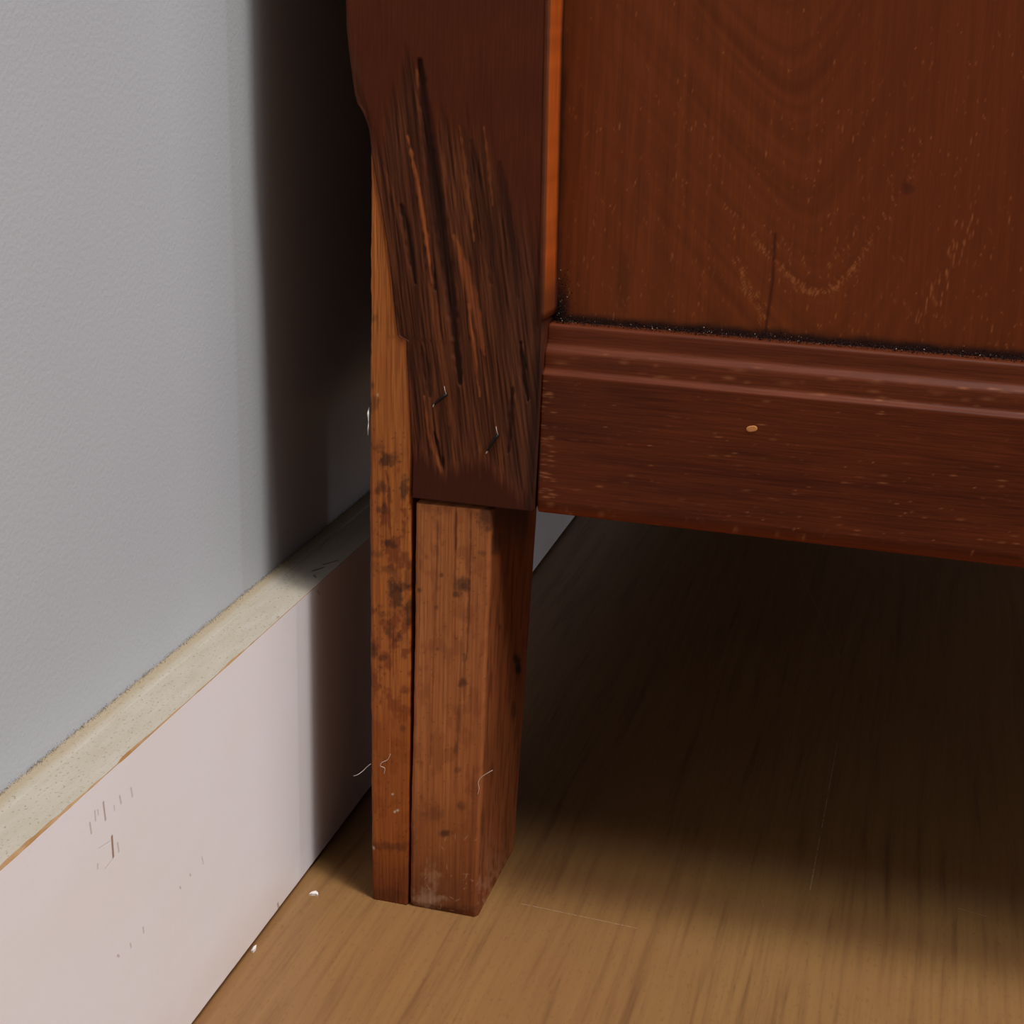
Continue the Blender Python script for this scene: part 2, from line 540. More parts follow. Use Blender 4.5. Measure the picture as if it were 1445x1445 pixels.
col = mixc(col, np.broadcast_to(lin((50, 26, 19)), P0.shape), rightband * 0.75)
# raw bruised edge above the notch
col = blob(col, PX, PY, 500, 110, 9, 46, lin((84, 48, 32)), 0.7, 3)
# keep the arrises closed
ef = sm(0, 0.02, t)[None, :] * sm(0, 0.02, 1 - t)[None, :]
rz = 0.0006 * ((1 - sm(0, 0.012, t)) ** 2 + (1 - sm(0, 0.012, 1 - t)) ** 2)[None, :]
dy = dy * ef + rz
front = np.stack([fx, dy, fz], -1)
yb = np.linspace(0.004, PD, 8)
right = np.stack([np.repeat(xr[:, None], 8, 1), np.repeat(yb[None], len(zs), 0), np.repeat(zs[:, None], 8, 1)], -1)
left = np.stack([np.repeat(xl[:, None], 8, 1), np.repeat(yb[::-1][None], len(zs), 0), np.repeat(zs[:, None], 8, 1)], -1)
Pall = np.concatenate([front, right, left], 1)
cs = np.broadcast_to(lin((84, 40, 28)), right.shape)
tube('corner_post', Pall, M_stain, side, np.concatenate([col, cs, cs], 1))

# --- raw strip running to the floor along the rear
z_top_strip = ony(521, 195)[2]
zs = np.arange(0.0, z_top_strip, 0.0004)
lp = [(525, 1272), (523, 1180), (522, 1000), (521, 880), (520, 700), (521, 520), (522, 340), (523, 190)]
xl = np.interp(zs, [ony(*p)[2] for p in lp], [ony(*p)[0] for p in lp]) + 0.0005 * (fbm(zs * 220, zs * 0, 9) - 0.5)
rp = [(574, 1282), (575, 1180), (577, 1000), (578, 900), (578, 800), (578, 702), (580, 640), (578, 200)]
xr = np.interp(zs, [ony(*p)[2] for p in rp], [ony(*p)[0] for p in rp]) + 0.0003 * (fbm(zs * 160, zs * 0, 12) - 0.5)
xr = np.minimum(xr, np.where(zs > zb, np.interp(zs, ez, ex) + 0.0004, 1.0))
nf = 64
t = np.linspace(0, 1, nf)
fx = xl[:, None] + (xr - xl)[:, None] * t[None]
fz = np.repeat(zs[:, None], nf, 1)
PX, PY = topix(np.stack([fx, 0 * fx, fz], -1))
g = fbm(PX / 7, PY / 160, 41, 3); g2 = fbm(PX / 2.5, PY / 60, 42, 2); mot = fbm(PX / 14, PY / 16, 43, 4)
col = mixc(np.broadcast_to(lin((172, 94, 42)), fx.shape + (3,)), np.broadcast_to(lin((198, 116, 56)), fx.shape + (3,)), g)
col = mixc(col, np.broadcast_to(lin((150, 76, 38)), fx.shape + (3,)), sm(0.55, 0.8, g2) * 0.5)
lower = sm(620, 700, PY)
col = mixc(col, np.broadcast_to(lin((132, 62, 30)), fx.shape + (3,)), lower * sm(0.48, 0.66, mot) * 0.75)
col = mixc(col, np.broadcast_to(lin((160, 82, 32)), fx.shape + (3,)), sm(960, 1050, PY) * 0.7)
col = mixc(col, np.broadcast_to(lin((110, 52, 26)), fx.shape + (3,)), sm(1180, 1262, PY) * 0.75)
col = mixc(col, np.broadcast_to(lin((120, 58, 30)), fx.shape + (3,)), 0.6 * sm(8, 0, PX - 521) * sm(480, 600, PY))
STN = lin((58, 34, 26))
for (x, y, rx, ry, al, sd) in [(547, 648, 12, 9, 0.9, 1), (531, 632, 9, 7, .5, 2), (570, 690, 6, 14, .8, 3), (537, 688, 9, 7, .7, 4),
                               (537, 720, 9, 6, .7, 5), (549, 768, 9, 6, .8, 6), (531, 783, 8, 5, .5, 7), (543, 805, 11, 5, .5, 8),
                               (557, 840, 9, 20, .85, 9), (566, 828, 8, 8, .7, 10), (549, 893, 8, 9, .7, 11), (562, 902, 8, 6, .55, 12),
                               (526, 918, 5, 12, .8, 13), (540, 868, 9, 5, .5, 14), (575, 812, 4, 16, .5, 15), (577, 862, 5, 18, .8, 16),
                               (528, 570, 5, 8, .5, 17), (540, 930, 6, 4, .5, 18), (542, 952, 4, 3, .5, 19), (568, 1030, 4, 4, .5, 20),
                               (550, 1196, 26, 6, .5, 21), (524, 545, 4, 5, .6, 22), (545, 1265, 26, 8, .45, 23), (527, 450, 4, 5, .5, 24)]:
    col = blob(col, PX, PY, x, y, rx, ry, STN, al * 0.85, sd, 0.9)
col, _ = stroke(col, PX, PY, [(543, 665), (548, 690), (547, 720), (551, 760)], 1.6, lin((120, 58, 28)), 0.8, 0.6, False, 3, 5)
spots = [(x, y, 1.6, 1.2, 0, .7) for x, y in zip(523 + 54 * rng.rand(120), 600 + 660 * rng.rand(120))]
col = dashes(np.array(col)[::1], PX, PY, spots, lin((70, 36, 22)))
col = dashes(col, PX, PY, [(553, 1122, 2.0, 1.6, 0, 1), (560, 1145, 2.4, 2, 0, 1), (556, 1147, 2, 1.6, 0, 1), (526, 1198, 3, 2, .9, .6),
                           (532, 558, 1.5, 3, 0, .6)], lin((235, 215, 195)))
ef = sm(0, 0.06, t)[None] * sm(0, 0.06, 1 - t)[None]
dy = 0.0007 + (0.0004 * (0.5 - g2)) * ef + 0.0007 * ((1 - sm(0, 0.05, t)) ** 2 + (1 - sm(0, 0.05, 1 - t)) ** 2)[None]
front = np.stack([fx, dy, fz], -1)
yb = np.linspace(0.004, 0.072, 8)  # hidden depth of the strip, lengthened to keep low light off the baseboard
right = np.stack([np.repeat(xr[:, None], 8, 1), np.repeat(yb[None], len(zs), 0), np.repeat(zs[:, None], 8, 1)], -1)
left = np.stack([np.repeat(xl[:, None], 8, 1), np.repeat(yb[::-1][None], len(zs), 0), np.repeat(zs[:, None], 8, 1)], -1)
cs = np.broadcast_to(lin((110, 58, 32)), right.shape)
tag(tube('leg_strip', np.concatenate([front, right, left], 1), M_raw, side, np.concatenate([col, cs, cs], 1)),
    'bare orange wood strip with dark stains')

# --- bare tapered leg below the torn block
zc = np.arange(0.0, 1.0001, 1 / 400)
ltop = lambda x: ony(580, 708)[2] + (x - ony(580, 708)[0]) * (ony(748, 721)[2] - ony(580, 708)[2]) / (ony(748, 721)[0] - ony(580, 708)[0])
xl_b, xl_t = ony(578, 1284)[0], ony(587.5, 708)[0]
xr_b, xr_t = ony(670, 1297)[0], ony(692, 718)[0]
nf, nsd = 90, 64
t = np.linspace(0, 1, nf)
tz = zc[:, None]
ZTOP = zb - 0.0013
wedge = 0.0009 * (1 - t)[None]
fz = tz * (ZTOP - wedge * 0.6)
crack = np.interp(fz[:, 0], [0, 0.03, 0.06, 0.09, 0.12, 0.14], [0.0002, 0.0, 0.0002, 0.0002, 0.0, 0.0])
xl = xl_b + (xl_t - xl_b) * zc + crack - 0.0003 + 0.00035 * (fbm(zc * 30, zc * 0, 51) - 0.5)
xr = xr_b + (xr_t - xr_b) * zc + 0.0003 * (fbm(zc * 14, zc * 0, 52) - 0.5)
fx = xl[:, None] + (xr - xl)[:, None] * t[None]
PX, PY = topix(np.stack([fx, 0 * fx, fz], -1))
g = fbm(PX / 9, PY / 300, 61, 3); g2 = fbm((PX + 0.012 * PY) / 2.2, PY / 120, 62, 2); mot = fbm(PX / 16, PY / 22, 63, 4)
S3 = fx.shape + (3,)
col = mixc(np.broadcast_to(lin((174, 98, 54)), S3), np.broadcast_to(lin((198, 122, 70)), S3), g)
col = mixc(col, np.broadcast_to(lin((140, 78, 42)), S3), sm(0.52, 0.75, g2) * 0.4)
col = mixc(col, np.broadcast_to(lin((140, 72, 40)), S3), sm(0.5, 0.68, mot) * 0.4)
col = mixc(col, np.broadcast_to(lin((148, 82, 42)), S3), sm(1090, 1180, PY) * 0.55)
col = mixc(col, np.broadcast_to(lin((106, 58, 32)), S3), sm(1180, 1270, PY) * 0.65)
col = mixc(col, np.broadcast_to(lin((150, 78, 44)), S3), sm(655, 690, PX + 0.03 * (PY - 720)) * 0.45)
for pts_, w, al in [([(617, 716), (616, 800), (612, 900), (606, 1080)], 1.8, .5), ([(643, 716), (642, 780)], 2.2, .9),
                    ([(642, 780), (640, 840)], 1.4, .5), ([(664, 720), (661, 850), (658, 930)], 1.8, .7),
                    ([(650, 900), (648, 1000), (640, 1120)], 2.0, .35), ([(655, 935), (654, 990)], 3, .4),
                    ([(592, 716), (590, 900)], 1.5, .25), ([(668, 1080), (662, 1290)], 2.4, .4)]:
    col, _ = stroke(col, PX, PY, pts_, w, lin((104, 50, 26)), al, 0.6, True, 1.5, 4)
for (x, y, rx, ry, al, sd) in [(650, 825, 12, 9, .75, 31), (643, 838, 6, 6, .8, 32), (655, 830, 6, 6, .6, 33), (591, 834, 3, 5, .8, 34),
                               (622, 813, 2.5, 4, .7, 35), (679, 782, 5, 5, .5, 36), (652, 965, 6, 6, .7, 37), (617, 917, 2.5, 3, .6, 38),
                               (615, 858, 2.5, 3, .5, 39), (627, 1177, 10, 5, .8, 40), (650, 1141, 6, 6, .5, 41), (642, 1058, 3, 8, .5, 42),
                               (646, 1088, 5, 4, .5, 43), (655, 930, 3, 5, .5, 44), (612, 1150, 14, 8, .3, 45), (625, 1285, 46, 7, .5, 46),
                               (690, 728, 14, 26, .75, 47), (580, 1190, 5, 30, .4, 48), (645, 1020, 2.5, 22, .35, 49)]:
    col = blob(col, PX, PY, x, y, rx, ry, STN, al * 0.85, sd, 0.8)
col = blob(col, PX, PY, 600, 1272, 18, 12, lin((190, 150, 125)), 0.55, 71, 1.0, 0.8)
col = blob(col, PX, PY, 610, 1240, 10, 14, lin((190, 140, 105)), 0.4, 72, 1.2, 0.8)
col = dashes(col, PX, PY, [(x, y, 1.5, 1.1, 0, .6) for x, y in zip(586 + 100 * rng.rand(150), 720 + 560 * rng.rand(150))], lin((80, 40, 24)))
col = dashes(col, PX, PY, [(x, y, 5 * q + 1, 0.8, 6.3 * w_, .5) for x, y, q, w_ in
                           zip(590 + 100 * rng.rand(40), 1180 + 110 * rng.rand(40), rng.rand(40), rng.rand(40))], lin((215, 170, 140)))
YF = 0.0006
efz = sm(0, 0.05, t)[None] * sm(0, 0.05, 1 - t)[None]
round_ = 0.0007 * ((1 - sm(0, 0.05, t)) ** 2 + (1 - sm(0, 0.03, 1 - t)) ** 2)[None]
foot_r = 0.0010 * (1 - sm(0, 0.0022, fz))
front = np.stack([fx, YF + 0.0003 * (0.5 - g2) * efz + round_ + foot_r * 0.5, fz], -1)
# right side, running away from the camera
dep_b = 0.0455; dep_t = 0.0560
ts = np.linspace(0, 1, nsd + 1)[1:]
dep = dep_b + (dep_t - dep_b) * zc
sy = YF + 0.0012 + (dep[:, None] - 0.0012) * ts[None]
sx = np.repeat((xr + 0.0004)[:, None], nsd, 1)
szz = np.repeat(fz[:, -1:], nsd, 1)
QX, QY = topix(np.stack([sx, sy, szz], -1))
h1 = fbm(ts[None] * 9 + 0 * tz, tz * 5, 81, 3); h2 = fbm(ts[None] * 36 + tz * 3, tz * 12, 82, 2)
S4 = sx.shape + (3,)
scol = mixc(np.broadcast_to(lin((118, 60, 28)), S4), np.broadcast_to(lin((158, 84, 44)), S4), h1)  # darker than the front face: the side's shade is painted into the colour
scol = mixc(scol, np.broadcast_to(lin((92, 42, 24)), S4), sm(0.5, 0.72, h2) * 0.6)
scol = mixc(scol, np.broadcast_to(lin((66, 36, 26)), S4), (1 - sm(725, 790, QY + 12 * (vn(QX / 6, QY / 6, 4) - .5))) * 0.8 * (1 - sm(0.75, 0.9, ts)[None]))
scol = mixc(scol, np.broadcast_to(lin((190, 130, 100)), S4), sm(1150, 1290, QY) * 0.45 * sm(0.4, 0.6, fbm(QX / 4, QY / 8, 83)))
for (x, y, rx, ry, al, sd) in [(731, 942, 4, 12, .95, 91), (728, 930, 3, 6, .8, 92), (700, 770, 9, 14, .5, 93), (705, 885, 2.5, 3, .6, 94), (725, 1000, 3, 14, .5, 95)]:
    scol = blob(scol, QX, QY, x, y, rx, ry, lin((40, 24, 20)), al, sd, 0.8)
back = np.stack([np.linspace(1, 0, 6)[None] * (xr - xl)[:, None] + xl[:, None], np.repeat((dep + 0.0008)[:, None], 6, 1),
                 np.repeat(fz[:, -1:], 6, 1)], -1)
lside = np.stack([np.repeat(xl[:, None], 6, 1), YF + 0.0012 + (dep[:, None] - 0.0012) * np.linspace(1, 0, 7)[None, :-1],
                  np.repeat(fz[:, :1], 6, 1)], -1)
right = np.stack([sx, sy, szz], -1)
cb = np.broadcast_to(lin((120, 62, 36)), back.shape)
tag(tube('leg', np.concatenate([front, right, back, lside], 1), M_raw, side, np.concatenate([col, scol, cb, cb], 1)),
    'bare orange wood leg with cracks and stains')

# --- bottom rail with moulded upper edge (profile in y, z), swept along x
x0 = ony(755, 729)[0]
prof = [(0.0120, 0.1372), (0.0080, 0.1372), (0.0052, 0.1376), (0.0036, 0.1384), (0.0026, 0.1397), (0.0021, 0.1415)]
zp = lambda py, y: (y, ony(769, py, y)[2])
prof += [(0.0020, z) for z in np.arange(0.1422, zp(531, 0.002)[1] - 0.0002, 0.00034)]
prof += [zp(531, 0.0020), zp(529, 0.0020), zp(527, 0.0022), zp(525.5, 0.0026), zp(523.5, 0.0031), zp(521, 0.0036), zp(519, 0.0038), zp(517, 0.0039), zp(514, 0.0039),
         zp(510, 0.0040), zp(506, 0.0040), zp(502, 0.0041), zp(498, 0.0042), zp(495, 0.0044), zp(492.5, 0.0048), zp(490, 0.0053), zp(487.5, 0.0058), zp(485, 0.0062),
         zp(482, 0.0064), zp(478, 0.0065), zp(474, 0.0066), zp(470, 0.0066), zp(466, 0.0067), zp(462, 0.0068), zp(459.5, 0.0069), zp(457.5, 0.0072), zp(456, 0.0077)]
ZL = prof[-1][1]
prof += [(0.0105, ZL + 0.0001), (0.0150, ZL + 0.0001), (0.0230, ZL + 0.0001), (0.0230, 0.1372)]
prof = np.array(prof)
xs = np.concatenate([np.arange(x0, 0.25, 0.00055), np.linspace(0.25, XF - 0.05, 60)])
xleft = np.interp(prof[:, 1], [0.137, 0.18, 0.196], [ony(754, 729)[0], ony(763, 520)[0], ony(770, 470)[0]]) - 0.0008
PXm = np.repeat(xs[:, None], len(prof), 1)
PXm = np.maximum(PXm, xleft[None])
P = np.stack([PXm, np.repeat(prof[None, :, 0], len(xs), 0), np.repeat(prof[None, :, 1], len(xs), 0)], -1)
PX, PY = topix(P)
vv = PY - 0.093 * (PX - 760)               # constant along the rail
g = fbm(PX / 260, vv / 12, 101, 3); g2 = fbm(PX / 110, vv / 4, 102, 2); big = fbm(PX / 200, vv / 60, 103)
S5 = PX.shape + (3,)
col = mixc(np.broadcast_to(lin((79, 32, 13)), S5), np.broadcast_to(lin((96, 43, 18)), S5), g)
col = mixc(col, np.broadcast_to(lin((70, 25, 12)), S5), sm(0.5, 0.75, g2) * 0.5)
col = mixc(col, np.broadcast_to(lin((106, 48, 22)), S5), sm(0.45, 0.7, big) * 0.4)
band = sm(0.1412, 0.138, P[..., 2])
col = mixc(col, np.broadcast_to(lin((126, 54, 22)), S5), band * 0.6)  # reflected glow along the rounded lower edge, painted into the colour
mould = sm(0.1805, 0.182, P[..., 2])
col = mixc(col, np.broadcast_to(lin((92, 42, 20)), S5), mould * 0.5)
it = []
r = np.random.RandomState(11)
for k in range(260):
    x = 756 + 700 * r.rand(); w = r.rand()
    vpos = 535 + 190 * (1 - r.rand() ** 1.6)
    it.append((x, vpos + 0.093 * (x - 760), 2 + 7 * r.rand() ** 2, 0.8 + 0.4 * r.rand(), 0.093, 0.12 + 0.6 * r.rand() ** 3))
for k in range(60):
    x = 757 + 26 * r.rand()
    it.append((x, 530 + 190 * r.rand(), 4 + 4 * r.rand(), 0.9, 0.093, 0.3 + 0.3 * r.rand()))
for k in range(90):
    x = 770 + 680 * r.rand()
    it.append((x, 490 + 32 * r.rand() + 0.092 * (x - 760), 4 + 10 * r.rand(), 0.9, 0.092, 0.1 + 0.3 * r.rand()))
col = np.ascontiguousarray(col.transpose(1, 0, 2))
col = dashes(col, PX.T, PY.T, it, lin((176, 112, 72))).transpose(1, 0, 2)
tube('bottom_rail', P, M_rail, side, col, smooth=True)
c_ = ony(1061, 605, 0.002)
a_ = np.linspace(0, 2 * math.pi, 15)[:-1]
rr = 0.0011 * (1 + 0.25 * np.sin(a_ * 2 + 1))
ring = lambda k, y: np.stack([c_[0] + rr * k * np.cos(a_) * 1.15, np.full(14, y), c_[2] + rr * k * np.sin(a_)], -1)
tag(tube('wood_plug', np.stack([ring(1, 0.0028), ring(1, 0.0019), ring(0.75, 0.0018)]), M_tint, side,
         np.broadcast_to(lin((205, 138, 84)), (3, 14, 3)), smooth=False), 'small tan filler spot')

# --- side panel, set back behind the frame
YP = 0.0118
xs = np.concatenate([np.arange(ony(765, 300)[0], 0.245, 0.00037), np.linspace(0.245, XF - 0.05, 50)])
zs = np.concatenate([np.arange(0.1900, 0.315, 0.00042), np.linspace(0.315, ZT - 0.04, 50)])
X, Z = np.meshgrid(xs, zs)
P = np.stack([X, np.full_like(X, YP), Z], -1)
PX, PY = topix(P)
dx = PX - 1155 - 0.12 * (PY - 400)
q = PY + 1.5 * (np.sqrt(dx * dx + 1700) - 41) + 8 * fbm(PX / 50, PY / 90, 110)
arc = fbm(q / 26, dx / 900, 111, 3); arc2 = fbm(q / 7, PX / 300, 112, 2)
ver = fbm((PX + 0.05 * PY) / 26, PY / 420, 113, 3); ver2 = fbm((PX + 0.05 * PY) / 5, PY / 150, 114, 2)
cat = np.exp(-(dx / 240) ** 2)
val = (0.55 * arc + 0.2 * arc2) * cat + (0.55 * ver + 0.2 * ver2) * (1 - cat) + 0.25 * ver2
S6 = X.shape + (3,)
col = mixc(np.broadcast_to(lin((98, 45, 17)), S6), np.broadcast_to(lin((121, 58, 23)), S6), sm(0.2, 0.8, val))
col = mixc(col, np.broadcast_to(lin((104, 46, 20)), S6), 0.5 * sm(1050, 1300, PX + 0.2 * (300 - PY)))
it = []; r = np.random.RandomState(19)
for k in range(640):
    x = 800 + 660 * r.rand(); y = 510 * r.rand() ** 0.7
    it.append((x, y, 2 + 5 * r.rand() ** 2, 0.8 + 0.3 * r.rand(), 1.57 + 0.25 * r.randn(), 0.25 + 0.55 * r.rand() ** 2))
for k in range(170):
    d = 70 * r.randn(); d = abs(d) if r.rand() < 0.5 else -abs(d) * 0.8
    y = 415 - 1.5 * (math.sqrt(d * d + 1700) - 41) + 4 * r.randn() - (40 * (r.rand() < 0.15))
    it.append((1155 + d + 0.12 * (y - 400), y, 2 + 3 * r.rand(), 1.0, 1.57 - math.copysign(0.45, d), 0.35 + 0.5 * r.rand()))
for k in range(60):
    s = r.rand()
    it.append((1030 + 55 * s + 4 * r.randn(), 350 + 110 * s + 8 * r.randn(), 3 + 3 * r.rand(), 0.9, 1.15, 0.3 + 0.4 * r.rand()))
for k in range(60):
    s = r.rand()
    it.append((1290 + 90 * s + 10 * r.randn(), 460 - 150 * s + 12 * r.randn(), 4 + 4 * r.rand(), 1.0, 1.75, 0.35 + 0.45 * r.rand()))
col = dashes(np.ascontiguousarray(col), PX, PY, it, lin((170, 100, 55)))
col, _ = stroke(col, PX, PY, [(1094, 330), (1090, 400), (1084, 440), (1080, 470)], 2.2, lin((70, 26, 14)), 0.8, 0.7, False)
col = blob(col, PX, PY, 1281, 264, 8, 10, lin((76, 34, 20)), 0.7, 5)
col = blob(col, PX, PY, 880, 400, 8, 45, lin((84, 40, 20)), 0.5, 6)
col = blob(col, PX, PY, 905, 260, 8, 60, lin((92, 44, 22)), 0.4, 7)
# grime in the corner of the frame
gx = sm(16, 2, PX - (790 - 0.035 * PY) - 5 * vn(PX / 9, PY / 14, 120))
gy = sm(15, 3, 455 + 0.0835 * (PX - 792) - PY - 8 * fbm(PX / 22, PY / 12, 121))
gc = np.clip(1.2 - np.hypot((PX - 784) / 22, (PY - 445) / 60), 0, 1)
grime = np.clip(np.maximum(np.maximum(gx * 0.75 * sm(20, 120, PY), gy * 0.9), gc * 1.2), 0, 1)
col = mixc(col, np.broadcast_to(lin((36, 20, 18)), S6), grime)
mesh('side_panel', P, grid_faces(len(zs), len(xs)), M_panel, side, col, True)

# --- sloping bead between post and panel, tapering downwards
zs = np.concatenate([np.arange(0.1955, 0.31, 0.002), np.linspace(0.31, ZT - 0.04, 30)])
bx = np.interp(zs, [ony(*p)[2] for p in xr_pts], [ony(*p)[0] for p in xr_pts])
wid = np.interp(zs, [ony(*p, 0.0105)[2] for p in ((777, 440), (786, 230), (796, 0))], [ony(*p, 0.0105)[0] for p in ((777, 440), (786, 230), (796, 0))]) - bx
wid = np.maximum(wid, 0.0012)
sec = [(-0.0010, 0.0140), (-0.0010, -0.0002), (0.0004, -0.0006), (0.0006, 0.0000), (0.28, 0.0026), (0.52, 0.0052), (0.75, 0.0078), (1.0, 0.0106), (1.0, 0.0142)]
P = np.zeros((len(zs), len(sec), 3))
for k, (a, y) in enumerate(sec):
    P[:, k, 0] = bx + (a if k < 4 else 0.0006 + a * (wid - 0.0006)); P[:, k, 1] = y; P[:, k, 2] = zs
col = np.broadcast_to(lin((176, 82, 28)), P.shape).copy()  # brighter orange paints in the light caught by the lacquered slope
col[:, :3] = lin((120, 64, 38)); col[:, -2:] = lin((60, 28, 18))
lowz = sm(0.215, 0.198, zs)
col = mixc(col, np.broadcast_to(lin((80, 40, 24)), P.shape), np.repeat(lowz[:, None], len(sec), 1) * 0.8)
col *= (0.85 + 0.3 * vn(zs * 700, zs * 0, 5))[:, None, None]
tag(tube('panel_bead', P, M_stain, side, col, smooth=True), 'orange sloping edge beside the panel, lit brightness painted in')

# --- fluff in the groove
nn = 4200
fx_ = 0.0955 + rng.rand(nn) * 0.145
pts = np.stack([fx_, 0.0082 + 0.0034 * rng.rand(nn), ZL + 0.0002 + np.abs(rng.randn(nn)) * 0.0008], -1)
n2 = 420
p2 = np.stack([0.0950 + np.abs(rng.randn(n2)) * 0.0022, 0.0085 + 0.003 * rng.rand(n2), 0.193 + np.abs(rng.randn(n2)) * 0.0075], -1)
p2[:, 1] = np.minimum(p2[:, 1], 0.0114)
pts = np.concatenate([pts, p2])
rs = rng.rand(len(pts))[:, None]
cols = np.where(rs < 0.93, lin((38, 25, 23)), np.where(rs < 0.985, lin((100, 78, 66)), lin((170, 148, 132))))
crumbs('groove_dust', pts, 0.00010 + 0.00022 * rng.rand(len(pts)), cols, side)

# --- rest of the body, as far as it stands in the room
SC = lin((116, 54, 32))


def sb(name, lo, hi, label=None, bev=0.0015, c=SC, mat=None, parent=None):
    o = boxm(name, lo, hi, mat or M_stain, parent or side, c, bev)
    if label: o['label'] = label
    return o


sb('back_panel', (XB + 0.004, PD, 0.142), (XB + 0.010, YL - PD, ZT - 0.01), bev=0)
sb('bottom_panel', (XB + 0.010, 0.024, 0.142), (XF - 0.022, YL - 0.024, 0.156), bev=0)
sb('top', (XB - 0.004, -0.012, ZT), (XF + 0.012, YL + 0.012, ZT + 0.022), bev=0.004)
sb('panel_backing', (0.09, 0.0155, 0.157), (XF - 0.03, 0.022, ZT - 0.001), bev=0)
sb('upper_rail', (0.094, 0.002, ZT - 0.05), (XF - 0.045, 0.0145, ZT), c=SC)
sb('front_post', (XF - 0.048, 0.0, 0.1372), (XF, 0.046, ZT))
sb('front_post', (XF - 0.048, YL - 0.046, 0.1372), (XF, YL, ZT))
sb('corner_post', (XB, YL - 0.046, 0.1372), (XB + 0.057, YL, ZT))
sb('side_panel', (XB + 0.057, YL - 0.022, 0.1372), (XF - 0.048, YL - 0.010, ZT))
sb('front_rail', (XF - 0.022, 0.046, 0.1372), (XF - 0.004, YL - 0.046, 0.19))
sb('front_rail', (XF - 0.022, 0.046, ZT - 0.05), (XF - 0.004, YL - 0.046, ZT))
for k in range(2):
    a = 0.048 + k * (YL - 0.096) / 2
    d = sb('door', (XF - 0.022, a, 0.192), (XF - 0.003, a + (YL - 0.096) / 2 - 0.002, ZT - 0.052))
    yk = a + (YL - 0.096) / 2 - 0.04 if k == 0 else a + 0.04
    aa = np.linspace(0, 2 * math.pi, 17)[:-1]
    kn = [(-0.003, 0.006), (0.006, 0.005), (0.012, 0.011), (0.018, 0.012), (0.022, 0.008)]
    Pk = np.array([[(XF + xo, yk + rr_ * math.cos(t_), 0.47 + rr_ * math.sin(t_)) for t_ in aa] for xo, rr_ in kn])
    tube('knob', Pk, M_stain, d, np.broadcast_to(SC, Pk.shape))
for (lx, ly, sxn, syn) in [(XF - 0.046, 0.001, 1, 1), (XF - 0.046, YL - 0.046, 1, -1), (XB + 0.004, YL - 0.046, -1, -1)]:
    zz = np.linspace(0, 0.1372, 6); kk = zz / 0.1372
    w = 0.030 + 0.014 * kk
    ox = lx + (0.044 - w) * (0 if sxn < 0 else 1); oy = ly + (0.044 - w) * (0 if syn > 0 else 1)
    Pq = np.stack([np.stack([ox, oy, zz], -1), np.stack([ox + w, oy, zz], -1), np.stack([ox + w, oy + w, zz], -1),
                   np.stack([ox, oy + w, zz], -1)], 1) if np.ndim(ox) else None
    if Pq is None:
        ox = np.full(6, ox) if np.ndim(ox) == 0 else ox; oy = np.full(6, oy) if np.ndim(oy) == 0 else oy
        Pq = np.stack([np.stack([ox, oy, zz], -1), np.stack([ox + w, oy, zz], -1), np.stack([ox + w, oy + w, zz], -1),
                       np.stack([ox, oy + w, zz], -1)], 1)
    tube('leg', Pq, M_raw, side, np.broadcast_to(lin((150, 80, 44)), Pq.shape), smooth=False)

# --- two bent wire nails left in the torn face
n = N('dull_nail_metal'); M_nail = n.done((0.02, 0.014, 0.012), 0.6, 0.4)
n.b.inputs['Metallic'].default_value = 0.6
n = N('white_paint'); M_white = n.done(tuple(lin((235, 228, 220))), 0.6, 0.3)
n = N('pale_fibre'); M_fib = n.done(tuple(lin((205, 190, 178))), 0.7, 0.2)


def wire(name, pts, rad, mat, parent=None, seg=6, sub=6):
    pts = np.array(pts, float)
    n0 = len(pts)
    tt = np.linspace(0, n0 - 1, (n0 - 1) * sub + 1)
    Q = []
    for x in tt:
        i = min(int(x), n0 - 2); f = x - i
        p0 = pts[max(i - 1, 0)]; p1 = pts[i]; p2 = pts[i + 1]; p3 = pts[min(i + 2, n0 - 1)]
        Q.append(0.5 * (2 * p1 + (p2 - p0) * f + (2 * p0 - 5 * p1 + 4 * p2 - p3) * f * f + (3 * p1 - p0 - 3 * p2 + p3) * f ** 3))
    Q = np.array(Q)
    T = np.gradient(Q, axis=0); T /= np.linalg.norm(T, axis=1)[:, None]
    a = np.cross(T, [0.31, 0.2, 0.93]); a /= np.linalg.norm(a, axis=1)[:, None]
    b = np.cross(T, a)
    an = np.linspace(0, 2 * math.pi, seg + 1)[:-1]
    rd = np.full(len(Q), rad) if np.ndim(rad) == 0 else np.interp(tt, np.arange(n0), rad)
    P = Q[:, None] + rd[:, None, None] * (a[:, None] * np.cos(an)[None, :, None] + b[:, None] * np.sin(an)[None, :, None])
    return tube(name, P, mat, parent)


for (hx, hy, tx, ty) in [(629, 557, 612, 572), (702, 614, 687, 638)]:
    w_ = wire('nail', [ony(hx, hy, 0.003), ony(hx, hy, -0.0006), ony((hx + tx) / 2, (hy + ty) / 2 - 1, -0.0012), ony(tx, ty, -0.0006)],
              [0.00055, 0.00055, 0.0005, 0.0003], M_nail, side)
    w_['label'] = 'bent dark nail stub'
    wire('nail_tip', [ony(tx + 2, ty - 3, -0.0009), ony(tx, ty, -0.0008), ony(tx - 1, ty + 2, -0.0006)], [0.00015, 0.00022, 0.00015], M_fib, w_)
    wire('splinter', [ony(hx - 2, hy - 12, -0.0004), ony(hx - 1, hy - 6, -0.0012), ony(hx + 1, hy, -0.0008)], 0.00007, M_fib, w_)

# ------------------------------------------------------------------ small loose things


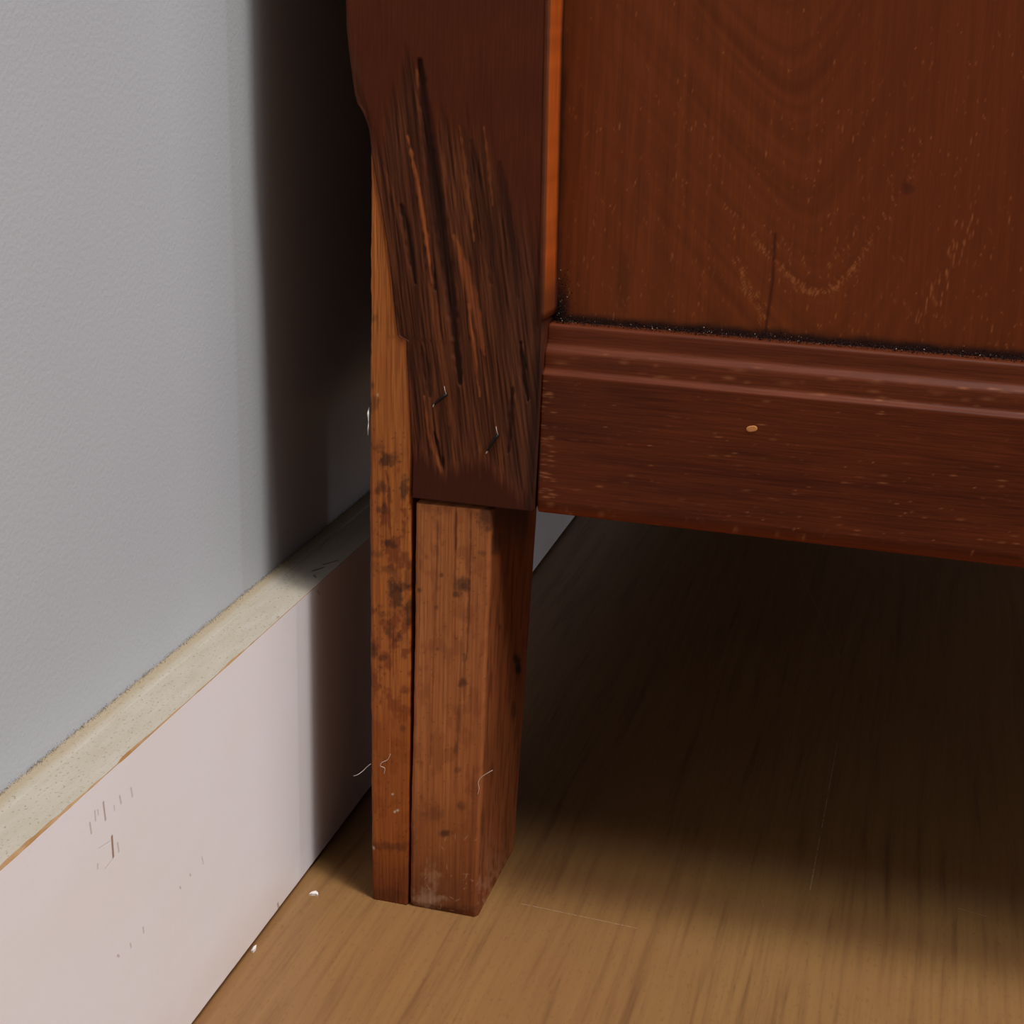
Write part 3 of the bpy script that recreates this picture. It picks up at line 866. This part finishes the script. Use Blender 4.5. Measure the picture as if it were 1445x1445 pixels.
def flake(name, pts, thick, label, group=None):
    """a chip of paint lying on the floor; pts in metres (x, y), slightly cupped"""
    pts = np.array(pts); c = pts.mean(0)
    lo = np.concatenate([pts, np.zeros((len(pts), 1))], 1)
    hi = lo.copy(); hi[:, 2] = thick * (1 + 0.8 * np.arange(len(pts)) / len(pts))
    inn = hi.copy(); inn[:, :2] = c + (pts - c) * 0.7; inn[:, 2] += thick * 0.3
    o = tube(name, np.stack([lo, hi, inn]), M_white, smooth=False)
    return tag(o, label, 'paint flake', group)


flake('paint_flake', [onz(x, y)[:2] for x, y in [(436, 1263), (440, 1260), (446, 1259), (449, 1262), (449, 1266), (445, 1264), (440, 1264)]],
      0.0005, 'white paint flake lying on the floor beside the bare leg')
flake('paint_flake', [onz(x, y)[:2] for x, y in [(354, 1344), (358, 1338), (362, 1336), (361, 1341), (357, 1345)]],
      0.0006, 'tiny white paint crumb at the foot of the baseboard')


def lint(pts, rad, label):
    return tag(wire('lint_fibre', pts, rad, M_fib), label, 'lint')


XLg = ony(522, 1085)[0]
lint([ony(499, 1095, -0.001), ony(505, 1093, -0.001), ony(512, 1088, 0.0), ony(517, 1083, 0.0005), ony(523, 1078, 0.0005)], 0.00009,
     'pale hair sticking out from the rear edge of the leg')
lint([ony(695, 1087, -0.0012), ony(688, 1091, -0.001), ony(679, 1097, 0.0), ony(675, 1104, 0.0), ony(676, 1113, 0.0002), ony(674, 1121, 0.0004)], 0.00011,
     'curled lint fibre caught on the front arris of the leg')
lint([ony(551, 1064, 0.0), ony(547, 1072, 0.0002), ony(539, 1076, 0.0), ony(537, 1081, 0.0), ony(543, 1084, 0.0003), ony(542, 1092, 0.0005)], 0.00009,
     'looped lint fibre stuck on the bare wood strip')
w_ = wire('paint_smear', [ony(521, 575, 0.002), ony(519.5, 584, 0.001), ony(520, 596, 0.001), ony(519.5, 604, 0.001), ony(519.5, 614, 0.002)],
          [0.0001, 0.0003, 0.00008, 0.00022, 0.0001], M_white, side)
w_['label'] = 'streak of white paint on the edge'
